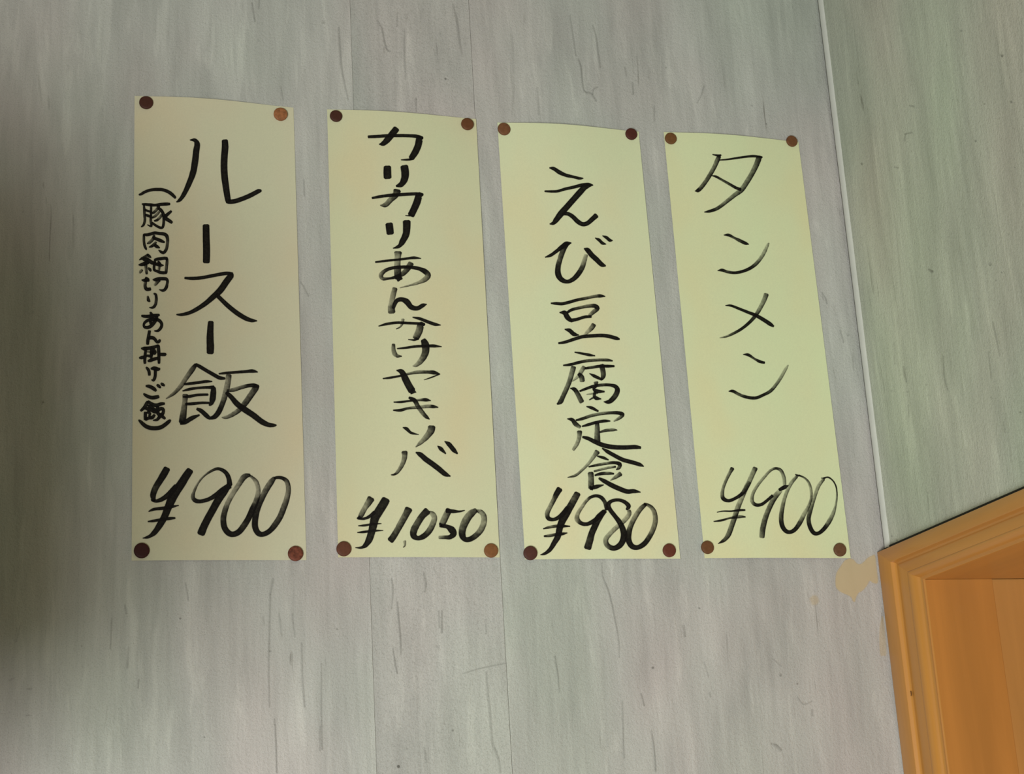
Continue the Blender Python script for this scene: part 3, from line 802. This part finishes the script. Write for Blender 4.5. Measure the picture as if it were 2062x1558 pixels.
exec_strokes[3] = [
 ('brush_character', (990, 230, 6.065), ['708,655,14 760,665,42 830,710,48 910,745,40 1000,765,32 1070,782,32 1117,782,12', '650,940,20 740,942,28 810,938,30 900,912,34 1000,890,36 1100,865,40 1180,855,36 1237,865,10c 1150,882,66 1080,950,72 1000,1040,70 920,1130,72 850,1210,76 790,1288,64 755,1328,44 712,1340,12', '870,1220,28 930,1215,44 990,1250,50 1050,1308,54 1110,1342,50 1170,1330,52 1230,1280,56 1280,1235,62']),
 ('brush_character', (1040, 470, 6.065), ['352,290,12 420,265,36 490,215,40 560,160,52 610,128,58 667,115,12c 600,140,72 560,230,62,.88 530,320,60,.83 508,410,64,.95 510,500,70 550,562,60 620,588,44 690,560,52 750,500,60 800,420,60,.88 830,330,54,.5 850,262,44,.4', '828,185,16 870,205,58 920,265,60 980,320,60 1040,378,54 1087,395,20', '962,55,10 1010,80,36 1050,118,36 1092,130,10', '1052,28,10 1100,50,36 1140,83,38 1172,85,12']),
 ('brush_character', (1040, 470, 6.065), ['423,852,16 490,855,34 560,858,36 640,840,36 740,812,34 850,790,34,.85 950,768,34,.75 1020,762,40 1082,768,10', '528,965,12 590,970,58 620,1020,62 662,1062,46c 740,1048,36 830,1020,34 912,1015,30', '620,965,28 680,930,34 780,905,34,.84 880,885,40,.8 960,885,48 990,915,50 950,950,50,.75 890,1000,40,.65',
   '592,1170,12 650,1185,48 700,1228,50 762,1240,10', '945,1112,56,.9 920,1150,56,.75 870,1200,44,.4 828,1237,18,.3', '515,1340,22 600,1325,34 700,1292,38 800,1262,40 920,1250,40 1050,1245,42 1140,1258,44 1220,1280,42 1257,1290,18']),
 ('brush_character', (1050, 700, 6.065), ['652,55,12 730,68,26 820,86,32 897,98,12', '513,215,16 600,205,32 700,180,34 800,160,34,.88 920,150,34,.82 1040,150,34,.9 1112,160,16', '637,235,60,.9 615,310,60,.62 590,400,56,.75 555,490,56,.8 510,590,54,.85 480,655,58,.9 438,688,20',
   '765,235,50,.85 730,290,50,.5 690,350,36,.4 620,410,12,.5', '700,318,40 735,360,60,.85 742,408,60,.75', '780,252,26 860,240,32,.9 960,225,34 1050,225,34 1132,225,24', '978,212,60 995,280,60,.88 1000,340,58,.88 982,388,28c 900,350,38 833,315,10',
   '598,495,10 650,510,48 690,570,54,.85 720,630,58,.84 738,662,58,.9', '713,530,20 790,500,30 880,470,34 980,455,34,.9 1080,455,34 1150,475,48 1172,520,60 1150,580,62,.9 1100,640,58 1060,662,46 1008,660,10', '910,422,56,.85 912,470,28 880,500,28 920,530,48 1012,535,20', '930,550,26,.6 860,560,18,.5 798,570,10,.5', '900,535,32,.9 890,585,38,.9 912,615,46 972,625,12', '890,600,26,.8 830,637,10']),
 ('brush_character', (1050, 700, 6.065), ['797,718,12 860,735,36 937,775,22', '562,868,10 620,880,44 660,930,54,.9 717,970,38,.75', '668,885,20 750,865,34,.95 850,830,36,.82 970,805,36,.75 1080,795,34,.9 1180,795,40 1235,815,48 1200,855,38,.75 1128,897,16,.5', '743,960,18 830,935,34 920,910,34 1010,895,34 1082,895,16',
   '925,922,48,.9 925,1000,60,.75 925,1080,68,.82 927,1145,74,.9', '960,1030,22,.9 1030,1010,34,.88 1110,1002,36,.72 1168,1005,10', '710,1022,60,.9 705,1090,50,.6 680,1170,46,.5 632,1245,36,.55', '748,1090,26 820,1110,44 900,1150,50 1000,1190,54 1110,1212,54 1250,1218,52 1380,1212,50 1455,1220,30']),
 ('brush_character', (1050, 900, 6.065), ['928,55,66,.88 880,120,44,.5 820,200,34,.5 740,280,30,.6 660,345,30,.8 567,370,8', '988,15,16 1060,60,44 1140,105,46 1240,155,48 1350,185,48 1440,212,44 1492,235,12', '928,110,16 1000,130,34 1062,156,14', '823,240,16 920,220,30,.9 1020,202,32,.75 1130,190,34 1200,208,48 1192,250,42,.84 1160,275,12',
   '888,295,20,.9 980,270,28,.62 1070,250,28,.62 1150,240,22', '898,345,20 970,325,36 1050,320,36,.84 1127,325,20', '845,315,68,.9 850,380,66,.72 850,450,70,.82 852,500,68,.9c 840,508,32 910,485,48 1003,462,12', '1212,325,56,.9 1160,360,44,.7 1088,406,10,.7', '948,380,26 1020,420,50 1110,470,56 1200,510,56 1290,542,54 1370,538,48 1452,550,12']),
 ('price_symbol', (1050, 900, 6.065), ['468,510,72 430,570,66 392,650,54,.8 350,730,52,.65 315,810,56,.8 330,870,50 390,885,40 450,860,46 510,810,56 560,740,48', '686,565,76,.95 650,630,80,.85 600,720,84,.95 540,820,96 490,920,84 465,1000,76 445,1090,72 400,1170,60 350,1250,48 290,1298,34 233,1315,8', '268,998,12 330,980,30,.82 420,965,34,.88 500,965,34 592,967,12', '278,1088,20 350,1080,34,.8 440,1065,34 500,1060,34 558,1048,10']),
 ('price_digit', (1050, 900, 6.065), ['1040,765,40 1022,680,46,.9 980,620,44 920,595,36 850,610,34 790,660,36,.65 740,730,40,.5 690,810,46,.5 680,880,60,.65 730,930,46 800,940,44 870,910,50 950,850,54 1022,780,50', '1010,785,56 940,870,84,.95 900,960,76 860,1050,76,.95 835,1140,84,.9 807,1235,88,.95']),
 ('price_digit', (1050, 900, 6.065), ['1285,762,28 1310,722,54 1260,670,44 1180,645,36 1100,660,40 1062,700,54 1080,760,50 1140,840,50 1200,920,60 1240,1010,70 1250,1100,76 1210,1190,70 1130,1235,60 1050,1200,60,.84 1030,1130,60,.6 1080,1060,54,.45 1150,990,54,.5 1220,930,54,.5 1280,870,56,.42 1318,815,50,.55 1312,775,44,.7']),
 ('price_digit', (1050, 900, 6.065), ['1515,700,44 1450,760,56,.72 1390,850,60,.62 1340,950,60,.8 1310,1050,70,.95 1310,1140,70 1350,1210,64 1420,1225,56 1500,1180,60 1560,1100,60,.9 1610,1000,60,.7 1635,900,60,.65 1625,800,54,.7 1590,740,46,.75 1540,705,34,.85 1500,692,24']),
]
exec_strokes[4] = [
 ('brush_character', (1320, 250, 6.065), ['698,370,10 760,382,24 800,378,18', '778,392,46 755,440,54,.82 720,520,50,.75 670,610,50,.82 620,690,48,.82 560,770,48,.84 520,808,46 484,816,10', '778,438,12 880,430,18 980,415,22 1100,398,24 1200,390,28 1302,402,16c 1265,418,68,.9 1230,500,64,.8 1180,600,60,.75 1120,700,60,.75 1050,800,60,.75 960,870,50,.72 860,950,44,.75 760,1025,40,.9 670,1060,34 598,1073,10', '693,630,10 740,640,26 820,685,26,.85 900,730,30,.88 980,775,32 1040,798,38']),
 ('brush_character', (1370, 460, 6.065), ['533,80,8 590,80,34 660,115,26,.85 720,145,38,.9 790,178,38 834,192,10', '457,514,8 510,508,34 580,530,32,.9 670,540,32 770,520,34 860,480,38 930,425,42,.84 990,350,42,.55 1030,280,42,.45 1062,210,34,.4 1080,178,16,.6']),
 ('brush_character', (1370, 460, 6.065), ['1050,802,58,.82 1025,870,54,.6 980,960,50,.6 920,1060,44,.88 840,1150,36 740,1230,32 640,1285,30,.88 560,1318,22,.75 483,1335,8,.6', '553,940,8 620,942,26 720,980,30 820,1020,34 920,1060,40 1010,1110,44 1090,1162,46 1138,1195,24']),
 ('brush_character', (1390, 660, 6.065), ['648,325,8 710,330,34 780,375,24,.88 850,412,34 907,425,26', '472,775,10 520,772,34 600,815,34,.84 700,848,36 800,855,36 890,820,34 980,770,38,.88 1050,690,38,.72 1110,600,38,.5 1160,510,36,.42 1195,455,14,.4']),
 ('price_symbol', (1390, 900, 6.065), ['515,258,48,.95 480,320,38,.75 440,400,34,.7 405,490,34,.7 390,570,44,.75 405,630,48 470,655,38 550,625,36 620,580,42 670,520,48,.75 720,430,50,.6', '795,255,58,.88 760,330,58,.55 720,420,58,.55 670,520,58,.7 620,640,58,.45 580,740,60,.65 545,850,60,.8 510,950,60,.8 470,1060,60,.8 420,1130,44,.88 343,1178,8', '328,795,6 400,782,14 500,782,16 600,770,26 668,768,20', '288,908,10 380,895,24 470,870,20,.9 580,850,38,.78 672,852,16']),
 ('price_digit', (1390, 900, 6.065), ['1152,460,38,.5 1145,380,42,.52 1110,290,38,.75 1050,260,28 980,285,30,.62 900,370,32,.52 820,470,34,.52 765,570,38,.58 755,660,44,.66 800,705,40 870,700,36 940,650,34 1005,592,34', '1197,470,12 1150,490,48 1088,522,36', '1100,530,56,.3 1040,600,66,.75 990,690,60,.8 945,790,60,.78 910,890,64,.82 885,1000,66,.86 875,1100,62,.7']),
 ('price_digit', (1390, 900, 6.065), ['1285,335,12 1320,348,22 1340,345,14', '1300,360,34,.84 1240,430,42,.52 1190,520,42,.46 1150,630,42,.52 1125,740,48,.75 1110,850,54,.86 1120,950,54 1160,1018,50 1215,1038,44 1280,1005,48 1340,920,54,.88 1390,820,50,.42 1440,730,36,.62 1475,630,28,.75 1475,530,32,.45 1450,440,28,.65 1400,380,20,.8 1330,345,16']),
 ('price_digit', (1390, 900, 6.065), ['1600,378,10,.7 1645,378,20', '1630,392,32,.84 1570,470,42,.45 1530,570,42,.5 1495,680,42,.62 1465,780,50,.82 1445,880,50,.9 1465,980,50 1510,1048,48 1570,1050,42 1640,990,48 1700,900,54,.75 1745,810,44,.52 1775,710,24,.55 1790,610,18,.7 1785,500,14 1750,420,14 1690,370,16 1640,375,14']),
]

# ------------------------------------------------------------------ menu strips
SHEETS = {
    1: dict(c=[(271, 193), (591, 216.5), (617, 1127.5), (265, 1128.5)], col=(0.625, 0.590, 0.415), top=0.0046, mid=0.0012, bot=0.0010,
            label='leftmost cream paper menu strip, with a small bracketed column of extra writing, priced ¥900'),
    2: dict(c=[(658.7, 220), (958.5, 239.5), (1006.5, 1122), (681, 1122)], col=(0.625, 0.615, 0.395), top=0.0036, mid=0.0012, bot=0.0012,
            label='second cream paper menu strip from the left, fourteen small brush characters above ¥1,050'),
    3: dict(c=[(1001.5, 246.5), (1286, 265), (1370, 1124.6), (1057.5, 1126)], col=(0.680, 0.700, 0.445), top=0.0048, mid=0.0013, bot=0.0010,
            label='third cream paper menu strip from the left, brush writing priced ¥980'),
    4: dict(c=[(1336.5, 265.7), (1607.7, 285.5), (1713, 1123.4), (1419, 1123.4)], col=(0.675, 0.705, 0.425), top=0.0040, mid=0.0012, bot=0.0014,
            label='rightmost cream paper menu strip, four thin widely spaced brush characters above ¥900'),
}
BASE_D = 0.0005


class Sheet:
    def __init__(self, i, d):
        self.i, self.d = i, d
        self.q = [on_y(p, -BASE_D) for p in d['c']]
        self.m = (self.q[0]+self.q[1]+self.q[2]+self.q[3])/4

    def pt(self, u, v):
        a = self.q[0].lerp(self.q[1], u)
        b = self.q[3].lerp(self.q[2], u)
        return a.lerp(b, v)

    def bulge(self, u, v):
        u = min(1, max(0, u)); v = min(1, max(0, v))
        d = self.d
        if v < 0.3:
            t = v/0.3; t = t*t*(3-2*t); amp = d['top']*(1-t)+d['mid']*t
        else:
            t = (v-0.3)/0.7; t = t*t*(3-2*t); amp = d['mid']*(1-t)+d['bot']*t
        b = amp*math.sin(math.pi*u**0.85)**1.45 if 0 < u < 1 else 0
        side = 0.0006*math.sin(math.pi*v) if 0 < v < 1 else 0
        wav = 0.00045*math.sin(7*v+self.i*2+3*u)*math.sin(math.pi*u)*math.sin(math.pi*v) if 0 < v < 1 and 0 < u < 1 else 0
        return BASE_D + b + side + wav

    def uv(self, P):
        u, v = 0.5, 0.5
        zt = self.q[0].z; zb = self.q[3].z
        for _ in range(3):
            zt = self.q[0].z*(1-u)+self.q[1].z*u
            zb = self.q[3].z*(1-u)+self.q[2].z*u
            v = (zt-P.z)/(zt-zb)
            xl = self.q[0].x*(1-v)+self.q[3].x*v
            xr = self.q[1].x*(1-v)+self.q[2].x*v
            u = (P.x-xl)/(xr-xl)
        return u, v

    def hit(self, px, py, off=0.0):
        y = -self.bulge(0.5, 0.5)
        for _ in range(5):
            P = on_y((px, py), y-off)
            u, v = self.uv(P)
            y = -self.bulge(u, v)
        return on_y((px, py), y-off)


sheets = {}
NU, NV = 32, 64
for i, d in SHEETS.items():
    sh = Sheet(i, d)
    origin = Vector((sh.m.x, 0, sh.m.z))
    sh.origin = origin
    V, Fs = [], []
    for b in range(NV+1):
        for a in range(NU+1):
            u, v = a/NU, b/NV
            P = sh.pt(u, v)
            P.y = -sh.bulge(u, v)
            V.append(P-origin)
    for b in range(NV):
        for a in range(NU):
            q = b*(NU+1)+a
            Fs.append((q, q+NU+1, q+NU+2, q+1))
    o = empty('menu_strip', origin)
    tag(o, d['label'], 'menu sheet', 'paper menu strips pinned in a row')
    pm = paper_material('cream_paper_%d' % i, d['col'], i*3.3)
    pap = mesh('paper', V, Fs, pm, o, True)
    md = pap.modifiers.new('thickness', 'SOLIDIFY')
    md.thickness = 0.00016
    md.offset = -1.0
    es = pap.modifiers.new('crisp_edge', 'EDGE_SPLIT')
    es.split_angle = math.radians(40)
    sh.obj = o
    sheets[i] = sh
    lay = 0
    for name, (ox, oy, s), strokes in exec_strokes[i]:
        VV_, FF_, AA_ = [], [], []
        soft = 0.55 if name.startswith('small') else 0.75
        for t in strokes:
            pcs = parse(t, ox, oy, s)
            thick = 1.38 if name.startswith('small') else (1.15 if name.endswith('parenthesis') else 1.0)
            pcs = [[(x, y, w_*thick, al) for x, y, w_, al in pc] for pc in pcs]
            v, f, a = ribbon(pcs, lambda x, y, l: sh.hit(x, y, 0.00008+l*0.000004)-origin, soft=soft, z0=lay)
            lay += len(pcs)
            b0 = len(VV_)
            VV_ += v
            FF_ += [tuple(k+b0 for k in q) for q in f]
            AA_ += a
        cover_mesh(name, VV_, FF_, AA_, M_INK, o)

# ------------------------------------------------------------------ thumbtacks
TACKS = [
    (1, 294.6, 205.2, 13.2, (0.075, 0.024, 0.016), 0.10, 'dark red-brown', 'top left corner of the leftmost menu strip'),
    (1, 565.4, 228.5, 13.6, (0.330, 0.130, 0.050), 0.30, 'pale mottled copper', 'top right corner of the leftmost menu strip'),
    (1, 285.6, 1107.6, 13.8, (0.045, 0.008, 0.007), 0.10, 'very dark maroon', 'bottom left corner of the leftmost menu strip'),
    (1, 595.5, 1113.8, 14.0, (0.170, 0.050, 0.028), 0.45, 'flecked red copper', 'bottom right corner of the leftmost menu strip'),
    (2, 677.2, 232.4, 11.6, (0.070, 0.025, 0.016), 0.10, 'dark brown', 'top left corner of the second menu strip'),
    (2, 942.0, 248.6, 12.2, (0.150, 0.056, 0.022), 0.12, 'reddish brown', 'top right corner of the second menu strip'),
    (2, 692.8, 1104.2, 13.0, (0.130, 0.046, 0.025), 0.12, 'dull brown', 'bottom left corner of the second menu strip'),
    (2, 989.6, 1107.8, 12.6, (0.230, 0.095, 0.032), 0.12, 'light orange-brown', 'bottom right corner of the second menu strip'),
    (3, 1015.6, 258.4, 12.6, (0.190, 0.080, 0.035), 0.15, 'tan brown', 'top left corner of the third menu strip'),
    (3, 1272.2, 268.6, 12.0, (0.085, 0.022, 0.015), 0.12, 'dark red', 'top right corner of the third menu strip'),
    (3, 1068.9, 1112.7, 12.6, (0.085, 0.030, 0.020), 0.12, 'dark chestnut', 'bottom left corner of the third menu strip'),
    (3, 1348.8, 1107.3, 12.4, (0.135, 0.038, 0.020), 0.12, 'brick-red brown', 'bottom right corner of the third menu strip'),
    (4, 1351.9, 277.6, 12.0, (0.180, 0.078, 0.026), 0.12, 'ochre brown', 'top left corner of the rightmost menu strip'),
    (4, 1595.7, 283.0, 11.9, (0.175, 0.072, 0.028), 0.12, 'copper brown', 'top right corner of the rightmost menu strip'),
    (4, 1425.8, 1101.4, 12.2, (0.165, 0.070, 0.027), 0.12, 'medium brown', 'bottom left corner of the rightmost menu strip'),
    (4, 1692.7, 1106.1, 12.6, (0.150, 0.072, 0.034), 0.12, 'greyish brown', 'bottom right corner of the rightmost menu strip'),
]
HEAD_R, HEAD_T = 0.0053, 0.0024


def lathe(profile, seg=40):
    """profile: list of (r, h) with h toward -Y"""
    V, Fs = [], []
    for r, h in profile:
        for k in range(seg):
            a = 2*math.pi*k/seg
            V.append((r*math.cos(a), -h, r*math.sin(a)))
    n = len(profile)
    for i in range(n-1):
        for k in range(seg):
            q, q2 = i*seg+k, i*seg+(k+1) % seg
            Fs.append((q, q2, q2+seg, q+seg))
    Fs.append(tuple(range(seg)))
    Fs.append(tuple((n-1)*seg+k for k in reversed(range(seg))))
    return V, Fs


M_PIN = plain('steel_pin', (0.45, 0.45, 0.45), 0.3, 0.5, 1.0)
for i, px, py, rpx, col, var, cname, where in TACKS:
    sh = sheets[i]
    base = sh.hit(px, py, 0.0)
    u, v = sh.uv(base)
    dep = sh.bulge(u, v) + 0.0001
    P = on_y((px, py), -(dep+HEAD_T))
    root = empty('thumbtack', (P.x, -dep, P.z), (random.uniform(-0.05, 0.05), 0, random.uniform(-0.05, 0.05)))
    tag(root, '%s round thumbtack at the %s' % (cname, where), 'thumbtack', 'thumbtacks pinning the menu strips')
    col = tuple(q*0.88 for q in col)
    m = plain('tack_' + cname.replace(' ', '_').replace('-', '_'), col, 0.55, 0.22, var=var, scale=420, bump=0.15 if var > 0.2 else 0.0)
    r = HEAD_R*rpx/13.3 if i == 1 else HEAD_R*rpx/12.5
    V, Fs = lathe([(r*0.90, 0.0), (r*0.99, 0.0003), (r*1.0, 0.0007), (r*1.0, HEAD_T-0.0006), (r*0.96, HEAD_T-0.00022), (r*0.88, HEAD_T-0.00004), (r*0.6, HEAD_T+0.00004), (r*0.3, HEAD_T+0.00007), (r*0.05, HEAD_T+0.00008)])
    hd = mesh('head', V, Fs, m, root, True)
    bmh = bmesh.new(); bmh.from_mesh(hd.data)
    bmesh.ops.recalc_face_normals(bmh, faces=bmh.faces)
    bmh.to_mesh(hd.data); bmh.free()
    V, Fs = lathe([(0.0002, -0.0050), (0.00045, -0.0040), (0.00045, 0.0004)], 10)
    mesh('pin', V, Fs, M_PIN, root, True)

# ------------------------------------------------------------------ ceiling lamp and added shadow blocker, out of frame
cl = empty('ceiling_lamp', (-0.35, -1.5, 2.62))
tag(cl, 'long white fluorescent ceiling lamp above the frame', 'lamp')
box('housing', (-0.62, -0.14, -0.012), (0.62, 0.14, 0.0), M_LAMPBODY, cl, 0.003)


pl = empty('added_shadow_blocker', (-0.228, -0.50, 2.575))  # unseen blocker, added to cast the soft shadow at the back wall's left

tag(pl, 'unseen lamp-shaped blocker added just left of the frame to shade the wall', 'lamp')
V, Fs = lathe([(0.0022, -0.044), (0.0022, 0.60)], 10)
mesh('blocker_cord', [(x, z, y) for x, y, z in V], Fs, M_BLOCKER, pl, True)
V, Fs = lathe([(0.022, 0.52), (0.03, 0.55), (0.08, 0.585), (0.13, 0.64), (0.146, 0.69), (0.150, 0.75), (0.150, 0.905), (0.146, 0.905), (0.146, 0.75), (0.142, 0.692), (0.125, 0.648), (0.03, 0.56)], 48)
mesh('blocker_shell', [(x, z, y) for x, y, z in V], Fs, M_BLOCKER, pl, True)
bm = bmesh.new()
bmesh.ops.create_uvsphere(bm, u_segments=24, v_segments=16, radius=0.03)
me = bpy.data.meshes.new('blocker_bulb')
bm.to_mesh(me); bm.free()
me.materials.append(M_LAMPBODY)
o = link('blocker_bulb', me, None, pl)
o.location = (0, 0, -0.72)
